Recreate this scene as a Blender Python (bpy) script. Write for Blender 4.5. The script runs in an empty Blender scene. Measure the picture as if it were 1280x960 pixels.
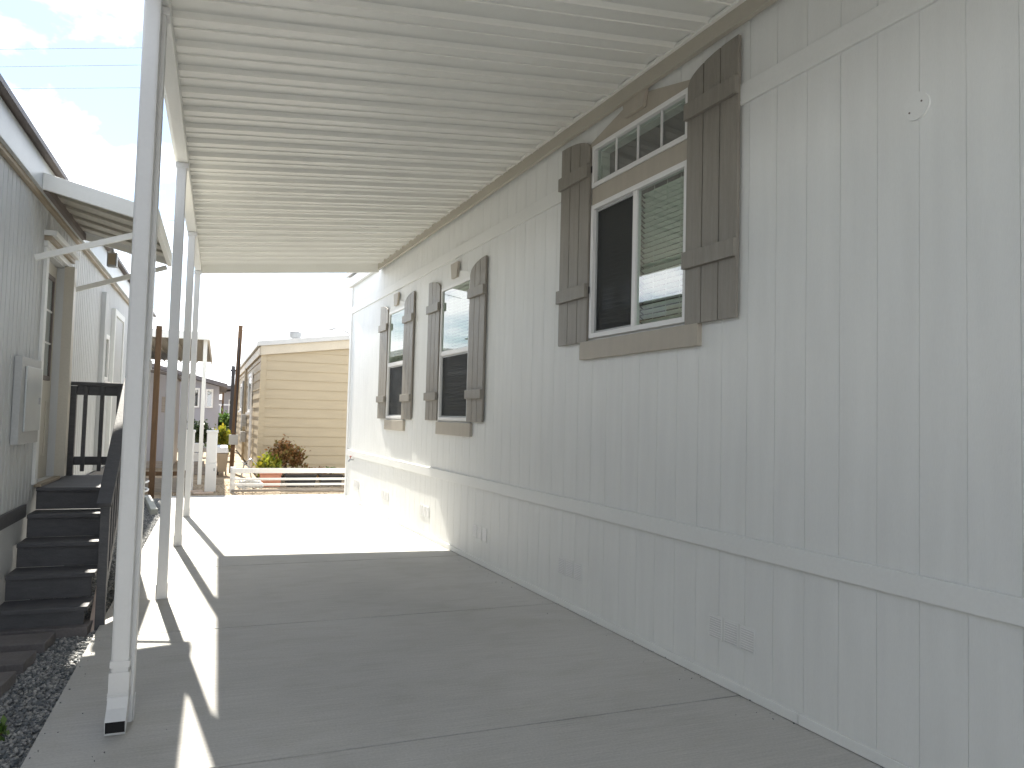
import bpy, bmesh, math, random
import numpy as np
from mathutils import Vector, Matrix
random.seed(7); RNG = np.random.default_rng(11)
S = bpy.context.scene; C = S.collection
# ------------------------------------------------------------------ camera, sky, sun, exposure
# world axes: +Y runs along the carport (away from the viewer), +X to the right, Z up; metres
A = math.atan(.0531)                       # the white house stands turned by this angle to the carport
CAM = Vector((0, 0, 1.40)); F = 926.8635   # focal length in pixels of a 1280 px wide picture
YAW, PIT, ROL = .4287 - A, .0477, .0256
_fw = Vector((math.sin(YAW)*math.cos(PIT), math.cos(YAW)*math.cos(PIT), math.sin(PIT)))
_rt = Vector((math.cos(YAW), -math.sin(YAW), 0)); _up = _rt.cross(_fw)
_r = math.cos(ROL)*_rt + math.sin(ROL)*_up; _u = -math.sin(ROL)*_rt + math.cos(ROL)*_up
cd = bpy.data.cameras.new('camera'); cam = bpy.data.objects.new('camera', cd); C.objects.link(cam)
M4 = Matrix((_r, _u, -_fw)).transposed().to_4x4(); M4.translation = CAM; cam.matrix_world = M4
cd.sensor_width = 36; cd.lens = F*36/1280; cd.clip_start = .05; cd.clip_end = 1500; S.camera = cam
def ray(px, py): return _fw + _r*((px-640)/F) - _u*((py-480)/F)
def at_height(px, py, z): d = ray(px, py); return CAM + d*((z-CAM.z)/d.z)

SUN_AZ, SUN_EL = math.radians(-7.9), math.radians(46.3)
w = bpy.data.worlds.new('World'); S.world = w; w.use_nodes = True
nt = w.node_tree; N = nt.nodes; L = nt.links; N.clear()
out = N.new('ShaderNodeOutputWorld'); bg = N.new('ShaderNodeBackground'); sky = N.new('ShaderNodeTexSky')
sky.sky_type = 'NISHITA'; sky.sun_disc = False; sky.sun_elevation = SUN_EL; sky.sun_rotation = SUN_AZ
sky.air_density = 1.0; sky.dust_density = .25; sky.ozone_density = 1.0
tc = N.new('ShaderNodeTexCoord'); sep = N.new('ShaderNodeSeparateXYZ'); L.new(tc.outputs['Generated'], sep.inputs[0])
az = N.new('ShaderNodeMath'); az.operation = 'MAXIMUM'; L.new(sep.outputs['Z'], az.inputs[0]); az.inputs[1].default_value = 0
ad = N.new('ShaderNodeMath'); ad.operation = 'ADD'; L.new(az.outputs[0], ad.inputs[0]); ad.inputs[1].default_value = .16
dv = N.new('ShaderNodeVectorMath'); dv.operation = 'DIVIDE'; L.new(tc.outputs['Generated'], dv.inputs[0])
cb = N.new('ShaderNodeCombineXYZ'); [L.new(ad.outputs[0], cb.inputs[i]) for i in range(3)]; L.new(cb.outputs[0], dv.inputs[1])
nz = N.new('ShaderNodeTexNoise'); nz.inputs['Scale'].default_value = 1.35; nz.inputs['Detail'].default_value = 7; nz.inputs['Roughness'].default_value = .58
nz.inputs['Distortion'].default_value = .25
mp = N.new('ShaderNodeMapping'); mp.inputs['Location'].default_value = (7.7, 3.3, 0); L.new(dv.outputs[0], mp.inputs[0]); L.new(mp.outputs[0], nz.inputs['Vector'])
cr = N.new('ShaderNodeValToRGB'); cr.color_ramp.elements[0].position = .475; cr.color_ramp.elements[1].position = .63
om = N.new('ShaderNodeMath'); om.operation = 'SUBTRACT'; om.inputs[0].default_value = 1; L.new(az.outputs[0], om.inputs[1])
pw = N.new('ShaderNodeMath'); pw.operation = 'POWER'; L.new(om.outputs[0], pw.inputs[0]); pw.inputs[1].default_value = 7     # cloud thickens towards the horizon
ma = N.new('ShaderNodeMath'); ma.operation = 'MULTIPLY_ADD'; L.new(pw.outputs[0], ma.inputs[0]); ma.inputs[1].default_value = .30; L.new(nz.outputs['Fac'], ma.inputs[2])
L.new(ma.outputs[0], cr.inputs[0])
mx = N.new('ShaderNodeMix'); mx.data_type = 'RGBA'; L.new(cr.outputs[0], mx.inputs[0]); L.new(sky.outputs[0], mx.inputs[6])
mx.inputs[7].default_value = (14.0, 14.3, 14.6, 1)
L.new(mx.outputs[2], bg.inputs[0]); bg.inputs[1].default_value = .062; L.new(bg.outputs[0], out.inputs[0])

sd = bpy.data.lights.new('sun', 'SUN'); sd.energy = 3.9; sd.angle = math.radians(.55); sd.color = (1, .945, .84)
sun = bpy.data.objects.new('sun', sd); C.objects.link(sun); sun.location = (-3, 20, 25)
to_sun = Vector((math.sin(SUN_AZ)*math.cos(SUN_EL), math.cos(SUN_AZ)*math.cos(SUN_EL), math.sin(SUN_EL)))
sun.rotation_euler = to_sun.to_track_quat('Z', 'Y').to_euler()
S.render.engine = 'CYCLES'; S.cycles.max_bounces = 10; S.cycles.diffuse_bounces = 7
S.view_settings.view_transform = 'Standard'; S.view_settings.look = 'None'; S.view_settings.gamma = 1
S.view_settings.use_curve_mapping = False; S.view_settings.exposure = 1.93
S.render.resolution_x = 1024; S.render.resolution_y = 768

# ------------------------------------------------------------------ materials
def mat(name, col, rough=.6, var=.08, scale=3., bump=0., bscale=60., stretch=(1, 1, 1), metal=0., spec=.4, col2=None, fine=.04):
    m = bpy.data.materials.new(name); m.use_nodes = True; t = m.node_tree; n = t.nodes; l = t.links
    b = n['Principled BSDF']; b.inputs['Roughness'].default_value = rough; b.inputs['Metallic'].default_value = metal
    b.inputs['Specular IOR Level'].default_value = spec
    g = n.new('ShaderNodeNewGeometry'); mp = n.new('ShaderNodeMapping'); mp.inputs['Scale'].default_value = stretch
    l.new(g.outputs['Position'], mp.inputs[0])
    a = n.new('ShaderNodeTexNoise'); a.inputs['Scale'].default_value = scale; a.inputs['Detail'].default_value = 5; l.new(mp.outputs[0], a.inputs['Vector'])
    f = n.new('ShaderNodeTexNoise'); f.inputs['Scale'].default_value = bscale; f.inputs['Detail'].default_value = 4; l.new(mp.outputs[0], f.inputs['Vector'])
    r = n.new('ShaderNodeValToRGB'); r.color_ramp.elements[0].position = .3; r.color_ramp.elements[1].position = .7
    c1 = [c*(1-var) for c in col]; c2 = [min(1, c*(1+var)) for c in (col2 or col)]
    r.color_ramp.elements[0].color = (*c1, 1); r.color_ramp.elements[1].color = (*c2, 1); l.new(a.outputs['Fac'], r.inputs[0])
    r2 = n.new('ShaderNodeValToRGB'); r2.color_ramp.elements[0].position = .3; r2.color_ramp.elements[1].position = .7
    r2.color_ramp.elements[0].color = (1-2*fine,)*3+(1,); r2.color_ramp.elements[1].color = (1, 1, 1, 1); l.new(f.outputs['Fac'], r2.inputs[0])
    x = n.new('ShaderNodeMix'); x.data_type = 'RGBA'; x.blend_type = 'MULTIPLY'; x.inputs[0].default_value = 1
    l.new(r.outputs[0], x.inputs[6]); l.new(r2.outputs[0], x.inputs[7]); l.new(x.outputs[2], b.inputs['Base Color'])
    if bump:
        bp = n.new('ShaderNodeBump'); bp.inputs['Strength'].default_value = bump; bp.inputs['Distance'].default_value = .004
        l.new(f.outputs['Fac'], bp.inputs['Height']); l.new(bp.outputs[0], b.inputs['Normal'])
    return m
M = {}
M['siding'] = mat('siding_paint', (.765, .775, .755), .5, .03, 1.5, .35, 45, (8, 8, .9), fine=.02)
M['trim'] = mat('trim_paint', (.775, .785, .765), .5, .02, 2, .15, 60, fine=.015)
M['shutter'] = mat('taupe_paint', (.275, .255, .22), .42, .09, 4, .9, 30, (9, 9, .7), fine=.05)
M['beige_trim'] = mat('beige_paint', (.44, .40, .335), .5, .04, 3, .3, 40, (6, 6, 1), fine=.03)
M['vinyl'] = mat('white_vinyl', (.80, .80, .79), .35, .02, 4, fine=.01)
M['carport'] = mat('white_enamel', (.79, .79, .75), .38, .02, 2, fine=.012, spec=.5)
M['post'] = mat('post_enamel', (.64, .645, .645), .38, .03, 2, fine=.015, spec=.5)
M['ledger'] = mat('ledger_enamel', (.45, .42, .355), .45, .03, 2, fine=.02)
M['dark'] = mat('shade_black', (.012, .012, .013), .8)
M['room'] = mat('room_wall', (.25, .26, .22), .8)
M['blind'] = mat('blind_slat', (.78, .80, .74), .5, .02)
M['rust'] = mat('red_handle', (.32, .07, .04), .5)
M['lhouse'] = mat('neighbour_siding', (.55, .565, .57), .55, .06, 1.2, .2, 50, (6, 6, 1), fine=.03)
M['lfascia'] = mat('neighbour_fascia', (.52, .55, .56), .35, .06, 3, metal=.0, fine=.03)
M['lbrown'] = mat('brown_edge', (.14, .115, .105), .5, .1)
M['ltan'] = mat('tan_drip_edge', (.36, .30, .22), .5, .1)
M['greywood'] = mat('grey_painted_wood', (.088, .088, .094), .55, .12, 5, .4, 30, (2, 8, 8), fine=.08)
M['door'] = mat('door_paint', (.56, .53, .46), .4, .04)
M['panelgrey'] = mat('grey_box_paint', (.45, .46, .46), .45, .05)
M['post_brown'] = mat('brown_wood', (.125, .072, .036), .7, .2, 6, .4, 40, (5, 5, .6), fine=.1)
M['pole'] = mat('pole_wood', (.17, .10, .055), .8, .25, 4, .4, 40, (6, 6, .5), fine=.1)
M['lap'] = mat('cream_lap_siding', (.43, .36, .25), .55, .04, 1.5, .15, 40, (1, 1, 6), fine=.03)
M['laptrim'] = mat('cream_trim', (.56, .50, .40), .5, .04)
M['roofwhite'] = mat('white_roof', (.55, .55, .54), .5, .04)
M['galv'] = mat('galvanised', (.35, .36, .37), .4, .12, 9, metal=.6)
M['greyhouse'] = mat('grey_house_wall', (.36, .36, .40), .6, .06, 1)
M['greyroof'] = mat('grey_shingle', (.16, .15, .155), .8, .15, 5)
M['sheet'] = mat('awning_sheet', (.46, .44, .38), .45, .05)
M['farsheet'] = mat('aged_sheet', (.27, .265, .24), .5, .08)
M['terra'] = mat('terracotta', (.48, .22, .15), .8, .12, 6)
M['blackpot'] = mat('black_plastic', (.03, .03, .032), .5)
M['cardtan'] = mat('tan_plastic', (.40, .32, .23), .6, .08)
M['weathered'] = mat('weathered_board', (.33, .30, .27), .8, .15, 6, .4, 40, (1, 6, 6))
M['board_sunstrip'] = mat('pale_board_sunstrip', (.62, .50, .42), .7, .12, 6)
M['paver'] = mat('dark_paver', (.16, .148, .148), .8, .12, 6, .5, 70, fine=.1)
M['curb'] = mat('kerb_concrete', (.40, .41, .38), .8, .12, 5, .4, 60)
M['cable'] = mat('cable', (.05, .05, .055), .6)
M['wire'] = mat('aluminium_wire', (.30, .31, .33), .5)
M['dirt'] = mat('dry_dirt', (.33, .25, .165), .95, .25, 2.2, .8, 25, col2=(.42, .34, .24), fine=.15)
M['gravelbed'] = mat('gravel_bed', (.17, .18, .185), .9, .3, 40, .8, 120, fine=.2)
M['stem'] = mat('stem', (.10, .06, .035), .8)
def leafmat(name, c1, c2, c3):
    m = bpy.data.materials.new(name); m.use_nodes = True; t = m.node_tree; n = t.nodes; l = t.links
    b = n['Principled BSDF']; b.inputs['Roughness'].default_value = .5
    g = n.new('ShaderNodeNewGeometry'); r = n.new('ShaderNodeValToRGB')
    r.color_ramp.elements[0].color = (*c1, 1); r.color_ramp.elements[1].color = (*c3, 1); e = r.color_ramp.elements.new(.5); e.color = (*c2, 1)
    l.new(g.outputs['Random Per Island'], r.inputs[0]); l.new(r.outputs[0], b.inputs['Base Color'])
    tr = n.new('ShaderNodeBsdfTranslucent'); l.new(r.outputs[0], tr.inputs[0])
    ms = n.new('ShaderNodeMixShader'); ms.inputs[0].default_value = .35
    l.new(b.outputs[0], ms.inputs[1]); l.new(tr.outputs[0], ms.inputs[2]); l.new(ms.outputs[0], n['Material Output'].inputs[0]); return m
M['leaf_yellow'] = leafmat('yellow_green_leaf', (.10, .16, .02), (.28, .30, .03), (.42, .36, .04))
M['leaf_brown'] = leafmat('bronze_leaf', (.16, .085, .035), (.30, .15, .055), (.20, .18, .05))
M['leaf_green'] = leafmat('green_leaf', (.04, .09, .02), (.09, .17, .03), (.15, .24, .05))
M['leaf_dark'] = leafmat('dark_leaf', (.02, .035, .018), (.035, .06, .025), (.05, .075, .03))
def island(name, cols, rough):
    m = leafmat(name, *cols); m.node_tree.nodes['Principled BSDF'].inputs['Roughness'].default_value = rough
    t = m.node_tree; t.links.new(t.nodes['Principled BSDF'].outputs[0], t.nodes['Material Output'].inputs[0]); return m
M['stones'] = island('gravel_stone', ((.10, .115, .125), (.22, .225, .23), (.42, .41, .39)), .8)
M['tanstones'] = island('tan_pebble', ((.24, .18, .12), (.36, .29, .2), (.5, .43, .33)), .9)
def glass():
    m = bpy.data.materials.new('window_glass'); m.use_nodes = True; t = m.node_tree; n = t.nodes; l = t.links; n.remove(n['Principled BSDF'])
    tr = n.new('ShaderNodeBsdfTransparent'); tr.inputs[0].default_value = (.88, .94, .90, 1)
    gl = n.new('ShaderNodeBsdfGlossy'); gl.inputs['Roughness'].default_value = .015
    lw = n.new('ShaderNodeFresnel'); lw.inputs['IOR'].default_value = 3.0
    bpn = n.new('ShaderNodeBump'); bpn.inputs['Strength'].default_value = .03; nn = n.new('ShaderNodeTexNoise'); nn.inputs['Scale'].default_value = 2.5
    g = n.new('ShaderNodeNewGeometry'); l.new(g.outputs['Position'], nn.inputs['Vector']); l.new(nn.outputs['Fac'], bpn.inputs['Height']); l.new(bpn.outputs[0], gl.inputs['Normal'])
    ms = n.new('ShaderNodeMixShader'); 
    fb = n.new('ShaderNodeMath'); fb.operation = 'SUBTRACT'; fb.inputs[0].default_value = 1; l.new(g.outputs['Backfacing'], fb.inputs[1])
    fm = n.new('ShaderNodeMath'); fm.operation = 'MULTIPLY'; l.new(lw.outputs[0], fm.inputs[0]); l.new(fb.outputs[0], fm.inputs[1])   # one reflection per pane
    l.new(fm.outputs[0], ms.inputs[0]); l.new(tr.outputs[0], ms.inputs[1]); l.new(gl.outputs[0], ms.inputs[2])
    l.new(ms.outputs[0], n['Material Output'].inputs[0]); return m
M['glass'] = glass()
def screenmat():
    m = bpy.data.materials.new('insect_screen'); m.use_nodes = True; t = m.node_tree; n = t.nodes; l = t.links
    b = n['Principled BSDF']; b.inputs['Base Color'].default_value = (.032, .034, .033, 1); b.inputs['Roughness'].default_value = .7
    tr = n.new('ShaderNodeBsdfTransparent'); ms = n.new('ShaderNodeMixShader'); ms.inputs[0].default_value = .62
    l.new(tr.outputs[0], ms.inputs[1]); l.new(b.outputs[0], ms.inputs[2]); l.new(ms.outputs[0], n['Material Output'].inputs[0]); return m
M['screen'] = screenmat()
def concrete():
    m = bpy.data.materials.new('broomed_concrete'); m.use_nodes = True; t = m.node_tree; n = t.nodes; l = t.links
    b = n['Principled BSDF']; b.inputs['Roughness'].default_value = .78; b.inputs['Specular IOR Level'].default_value = .35
    g = n.new('ShaderNodeNewGeometry')
    def noise(scale, st, det=5, dist=0):
        mp = n.new('ShaderNodeMapping'); mp.inputs['Scale'].default_value = st; l.new(g.outputs['Position'], mp.inputs[0])
        a = n.new('ShaderNodeTexNoise'); a.inputs['Scale'].default_value = scale; a.inputs['Detail'].default_value = det; a.inputs['Distortion'].default_value = dist
        l.new(mp.outputs[0], a.inputs['Vector']); return a
    def ramp(src, p0, c0, p1, c1):
        r = n.new('ShaderNodeValToRGB'); r.color_ramp.elements[0].position = p0; r.color_ramp.elements[1].position = p1
        r.color_ramp.elements[0].color = (*c0, 1); r.color_ramp.elements[1].color = (*c1, 1); l.new(src.outputs['Fac'], r.inputs[0]); return r
    def mul(a, bb):
        x = n.new('ShaderNodeMix'); x.data_type = 'RGBA'; x.blend_type = 'MULTIPLY'; x.inputs[0].default_value = 1
        l.new(a.outputs[0] if a.bl_idname != 'ShaderNodeMix' else a.outputs[2], x.inputs[6]); l.new(bb.outputs[0], x.inputs[7]); return x
    big = ramp(noise(.55, (1, 1, 1), 6, .4), .35, (.485, .475, .45), .68, (.585, .575, .55))
    streak = noise(5, (.6, 22, 1), 5); fine = noise(90, (1, 1, 1), 3); blot = noise(3.2, (1, 1.6, 1), 6, .3)
    c = mul(big, ramp(streak, .3, (.84, .84, .845), .7, (1, 1, 1)))
    c = mul(c, ramp(fine, .3, (.86, .86, .86), .7, (1, 1, 1)))
    c = mul(c, ramp(blot, .33, (.94, .935, .92), .5, (1, 1, 1)))
    l.new(c.outputs[2], b.inputs['Base Color'])
    bp = n.new('ShaderNodeBump'); bp.inputs['Strength'].default_value = .35; bp.inputs['Distance'].default_value = .003
    l.new(streak.outputs['Fac'], bp.inputs['Height']); l.new(bp.outputs[0], b.inputs['Normal']); return m
M['concrete'] = concrete()

# ------------------------------------------------------------------ building helpers
FO = {}                                     # object -> origin in its thing's frame
class MB:
    def __init__(s): s.v = []; s.f = []
    def box(s, x0, x1, y0, y1, z0, z1):
        i = len(s.v); s.v += [(x, y, z) for z in (z0, z1) for y in (y0, y1) for x in (x0, x1)]
        s.f += [[i+a for a in q] for q in ((0, 2, 3, 1), (4, 5, 7, 6), (0, 1, 5, 4), (2, 6, 7, 3), (0, 4, 6, 2), (1, 3, 7, 5))]; return s
    def hexa(s, p):                         # 8 corners: bottom ring 4, top ring 4
        i = len(s.v); s.v += [tuple(q) for q in p]
        s.f += [[i+a for a in q] for q in ((3, 2, 1, 0), (4, 5, 6, 7), (0, 1, 5, 4), (1, 2, 6, 5), (2, 3, 7, 6), (3, 0, 4, 7))]; return s
    def prism(s, poly, axis, a, b):         # poly in the other two axes (ascending order)
        n = len(poly); i = len(s.v)
        def mk(p, t): q = list(p); q.insert(axis, t); return tuple(q)
        s.v += [mk(p, a) for p in poly] + [mk(p, b) for p in poly]
        s.f.append([i+k for k in range(n)][::-1]); s.f.append([i+n+k for k in range(n)])
        s.f += [[i+k, i+(k+1) % n, i+n+(k+1) % n, i+n+k] for k in range(n)]; return s
    def tube(s, pts, r, seg=8, r2=None):
        pts = [Vector(p) for p in pts]; i = len(s.v); n = len(pts)
        for k, p in enumerate(pts):
            d = (pts[min(k+1, n-1)]-pts[max(k-1, 0)]).normalized(); a = d.orthogonal().normalized()
            if abs(d.z) < .9: a = d.cross(Vector((0, 0, 1))).normalized()
            else: a = d.cross(Vector((0, 1, 0))).normalized()
            b = d.cross(a); rr = r if r2 is None else r+(r2-r)*k/(n-1)
            s.v += [tuple(p+a*math.cos(t*2*math.pi/seg)*rr+b*math.sin(t*2*math.pi/seg)*rr) for t in range(seg)]
        for k in range(n-1):
            s.f += [[i+k*seg+t, i+k*seg+(t+1) % seg, i+(k+1)*seg+(t+1) % seg, i+(k+1)*seg+t] for t in range(seg)]
        s.f.append([i+t for t in range(seg)][::-1]); s.f.append([i+(n-1)*seg+t for t in range(seg)]); return s
    def beam(s, p, q, wx, wz):              # rectangular bar between two points
        p, q = Vector(p), Vector(q); d = (q-p).normalized(); a = d.cross(Vector((0, 0, 1)))
        a = a.normalized() if a.length > 1e-4 else Vector((1, 0, 0)); b = a.cross(d)
        c = [(-1, -1), (1, -1), (1, 1), (-1, 1)]
        return s.hexa([p+a*wx/2*i+b*wz/2*j for i, j in c]+[q+a*wx/2*i+b*wz/2*j for i, j in c])
    def turn(s, ang):                       # rotate everything about the world Z axis
        c, n = math.cos(ang), math.sin(ang); s.v = [(x*c-y*n, x*n+y*c, z) for x, y, z in s.v]; return s
    def build(s, name, m, parent=None, fo=None, bev=0, smooth=False):
        v = np.array(s.v, float)
        if fo is None: lo, hi = v.min(0), v.max(0); fo = ((lo[0]+hi[0])/2, (lo[1]+hi[1])/2, lo[2])
        me = bpy.data.meshes.new(name); me.from_pydata([tuple(a) for a in v-np.array(fo)], [], s.f); me.materials.append(M[m] if isinstance(m, str) else m)
        b = bmesh.new(); b.from_mesh(me); bmesh.ops.recalc_face_normals(b, faces=b.faces)
        if bev: bmesh.ops.bevel(b, geom=[e for e in b.edges if e.is_manifold and e.calc_face_angle(0) > .5], offset=bev, segments=2, profile=.6, affect='EDGES', clamp_overlap=True)
        b.to_mesh(me); b.free()
        if smooth: me.polygons.foreach_set('use_smooth', [True]*len(me.polygons))
        return put(name, me, parent, fo)
def put(name, me, parent, fo):
    o = bpy.data.objects.new(name, me); C.objects.link(o); fo = Vector(fo); FO[o] = fo
    if parent is not None: o.parent = parent; o.location = fo-FO[parent]
    else: o.location = fo
    return o
def tag(o, label, cat, group=None, kind=None):
    if label: o['label'] = label
    if cat: o['category'] = cat
    if group: o['group'] = group
    if kind: o['kind'] = kind
    return o
def thing(name, label, cat, base, ang=0, group=None):
    o = bpy.data.objects.new(name, None); C.objects.link(o); o.empty_display_size = .2; FO[o] = Vector(base)
    o.location = Matrix.Rotation(ang, 3, 'Z') @ Vector(base); o.rotation_euler.z = ang
    return tag(o, label, cat, group)
def box(*a): return MB().box(*a)
def struct(o): o['kind'] = 'structure'; return o

# ------------------------------------------------------------------ ground
g = MB(); g.v = [(-250, -120, -.06), (250, -120, -.06), (250, 400, -.06), (-250, 400, -.06)]; g.f = [[0, 1, 2, 3]]
struct(g.build('ground', 'dirt', fo=(0, 0, -.06)))
SLABX0, SLABX1 = -.66, 3.0
drive = bpy.data.objects.new('driveway', None); C.objects.link(drive); FO[drive] = Vector((1, 4, 0)); drive.location = (1, 4, 0); struct(drive)
joints = [-13.2, -11.15, -9.1, -7.05, -5.0, -2.95, -.9, 1.15, 3.2, 5.22, 7.29, 9.35, 11.4, 13.44]  # rearmost panels, unseen behind the camera, are added to bounce sunlight forward
for a, b in zip(joints, joints[1:]):
    box(SLABX0, SLABX1, a+.0055, b-.0055, -.12, 0).build('slab_panel', 'concrete', drive, bev=.004)
box(SLABX0+.01, SLABX1-.01, joints[0]+.02, joints[-1]-.02, -.13, -.018).build('slab_bed', 'gravelbed', drive)
# gravel strip along the neighbour's wall
g = MB(); g.v = [(-1.7, -5, -.05), (SLABX0-.002, -5, -.05), (SLABX0-.002, 13.5, -.05), (-1.7, 13.5, -.05)]; g.f = [[0, 1, 2, 3]]
struct(g.build('gravel_path', 'gravelbed', fo=(-1.1, 4, -.05)))
def stones(name, n, x0, x1, y0, y1, z, r0, r1, m):
    base = np.array([(1, 0, 0), (-1, 0, 0), (0, 1, 0), (0, -1, 0), (0, 0, 1), (0, 0, -1)], float)
    fc = np.array([(0, 2, 4), (2, 1, 4), (1, 3, 4), (3, 0, 4), (2, 0, 5), (1, 2, 5), (3, 1, 5), (0, 3, 5)])
    q = RNG.normal(size=(n, 3, 3)); q, _ = np.linalg.qr(q); sc = RNG.uniform(r0, r1, (n, 1, 1))*RNG.uniform(.55, 1.1, (n, 1, 3))
    v = (base[None]*sc*RNG.uniform(.8, 1.2, (n, 6, 1))) @ q
    v[:, :, 2] *= .8
    pos = np.stack([RNG.uniform(x0, x1, n), RNG.uniform(y0, y1, n), RNG.uniform(z, z+.012, n)], 1); v = v+pos[:, None]
    me = bpy.data.meshes.new(name); V = v.reshape(-1, 3); T = (fc[None]+(np.arange(n)*6)[:, None, None]).reshape(-1, 3)
    me.vertices.add(len(V)); me.vertices.foreach_set('co', V.ravel()); me.loops.add(T.size); me.loops.foreach_set('vertex_index', T.ravel())
    me.polygons.add(len(T)); me.polygons.foreach_set('loop_start', np.arange(0, T.size, 3)); me.update(); me.validate()
    me.materials.append(M[m]); o = bpy.data.objects.new(name, me); C.objects.link(o); o['kind'] = 'stuff'; return o
tag(stones('gravel', 46000, -1.24, SLABX0-.008, 2.6, 13.4, -.048, .005, .019, 'stones'), 'loose blue grey gravel along the neighbouring wall', 'gravel')
tag(stones('pebbles', 3000, -.9, 2.4, 13.46, 16.6, -.062, .006, .018, 'tanstones'), 'scattered pebbles on the dry dirt past the slab', 'gravel')

gr = stones('grit', 200, SLABX0+.01, -.30, 2.8, 11.0, .001, .002, .006, 'stones')
pos = np.zeros(len(gr.data.vertices)*3); gr.data.vertices.foreach_get('co', pos); pos = pos.reshape(-1, 6, 3)
mid = pos.mean(1, keepdims=True); u_ = RNG.uniform(0, 1, (len(pos), 1))**2.2
newx = np.where(RNG.uniform(0, 1, (len(pos), 1)) < .45, SLABX0+.02+.5*u_, 2.735-.0531*mid[:, :, 1]-.25*u_**1.5)
pos[:, :, 0] += newx-mid[:, :, 0]; gr.data.vertices.foreach_set('co', pos.ravel()); gr.data.update()
tag(gr, 'fine grit scattered along the edges of the slab', 'grit')
# ------------------------------------------------------------------ white house (own frame, turned by A)
W = 2.7468; Y0, Y1 = -4.0, 12.72
house = thing('white_house', 'long white manufactured house with grooved siding and taupe shutters', 'house', (W+3.5, 4, 0), A)
WINS = [dict(y0=3.53, y1=4.65, z0=2.0, z1=3.415, big=True), dict(y0=7.04, y1=7.96, z0=1.37, z1=2.86, big=False), dict(y0=9.40, y1=10.20, z0=1.37, z1=2.86, big=False)]
HOLES = [(q['y0']+.02, q['y1']-.02, q['z0']+.02, q['z1']-.02) for q in WINS]
def cut(rects, hole):
    o = []
    for (a, b, c, d) in rects:
        ha, hb, hc, hd = hole
        if hb <= a or ha >= b or hd <= c or hc >= d: o.append((a, b, c, d)); continue
        if ha > a: o.append((a, ha, c, d)); a = ha
        if hb < b: o.append((hb, b, c, d)); b = hb
        if hc > c: o.append((a, b, c, hc))
        if hd < d: o.append((a, b, hd, d))
    return o
rs = [(Y0, Y1, 0.0, 3.78)]
for hh in HOLES: rs = cut(rs, hh)
m = MB()
for (a, b, c, d) in rs: m.box(W+.0032, W+.11, a, b, c, d)
m.box(W+.11, W+7.2, Y1-.1, Y1, 0, 3.78).box(W+.11, W+7.2, Y0, Y0+.1, 0, 3.78).box(W+7.1, W+7.2, Y0+.1, Y1-.1, 0, 3.78)
wall = m.build('wall', 'siding', house)
BW = .1985; shared = {}
rows = [(.055, .722, 'skirt'), (.82, 3.135, 'mid'), (3.25, 3.775, 'top')]
k0 = 1.644 - 30*BW
for (z0, z1, rn) in rows:
    k = 0
    while True:
        a, b = k0+k*BW+.0015, k0+(k+1)*BW-.0015; k += 1
        if a > Y1: break
        if b < Y0: continue
        a, b = max(a, Y0+.01), min(b, Y1-.01)
        if b-a < .02: continue
        r = [(a, b, z0, z1)]
        for hh in HOLES: r = cut(r, hh)
        full = len(r) == 1 and abs(b-a-(BW-.003)) < 1e-6 and r[0] == (a, b, z0, z1)
        fo = (W, (a+b)/2, z0)
        if full and rn in shared: put('siding_board', shared[rn], wall, fo); continue
        if not r: continue
        for q in r:
            o = box(W, W+.012, *q).build('siding_board', 'siding', wall, fo if full else None, bev=.001)
        if full: shared[rn] = o.data
def hb(name, m, x0, x1, y0, y1, z0, z1, par=None, bev=.003): return box(x0, x1, y0, y1, z0, z1).build(name, m, par or house, bev=bev)
hb('belt_trim', 'trim', W-.019, W+.012, Y0, Y1, .722, .820)
for a, b in ((Y0, 3.50), (4.69, Y1)): hb('upper_band', 'trim', W-.016, W+.012, a, b, 3.135, 3.250)
for a, b in ((Y0, -.2), (-.196, 2.655), (2.659, 6.9), (6.904, 10.6), (10.604, Y1)):
    hb('base_flashing', 'trim', W-.012, W+.012, a, b, .004, .052, bev=.002)
hb('corner_board', 'trim', W-.02, W+.08, Y1-.07, Y1+.018, .03, 3.6)
hb('eave_fascia', 'trim', W-.06, W-.004, 10.99, Y1+.13, 3.60, 3.755)
m = MB(); m.prism([(W-.09, 3.785), (W+3.6, 4.25), (W+7.4, 3.785), (W+7.4, 3.86), (W+3.6, 4.33), (W-.09, 3.86)], 1, Y0-.15, Y1+.16); m.build('roof', 'roofwhite', house)
m = MB(); m.prism([(W+.02, 3.781), (W+7.2, 3.781), (W+3.6, 4.24)], 1, Y1-.09, Y1-.01); m.build('gable_wall', 'siding', house)
# windows
def frame_ring(x0, x1, y0, y1, z0, z1, t):
    return MB().box(x0, x1, y0, y0+t, z0, z1).box(x0, x1, y1-t, y1, z0, z1).box(x0, x1, y0+t, y1-t, z0, z0+t).box(x0, x1, y0+t, y1-t, z1-t, z1)
def pane(x, y0, y1, z0, z1, par, name='pane', m='glass'): return box(x, x+.004, y0, y1, z0, z1).build(name, m, par)
def blind(x, y0, y1, z0, z1, par, pitch=.034):
    m = MB(); z = z0
    while z < z1:
        m.hexa([(x, y0, z+.018), (x+.026, y0, z), (x+.026, y1, z), (x, y1, z+.018), (x, y0, z+.0195), (x+.026, y0, z+.0015), (x+.026, y1, z+.0015), (x, y1, z+.0195)]); z += pitch
    for y in (y0+.12, (y0+y1)/2, y1-.12): m.box(x+.010, x+.012, y-.002, y+.002, z0, z1+.02)
    return m.build('blind', 'blind', par)
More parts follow.
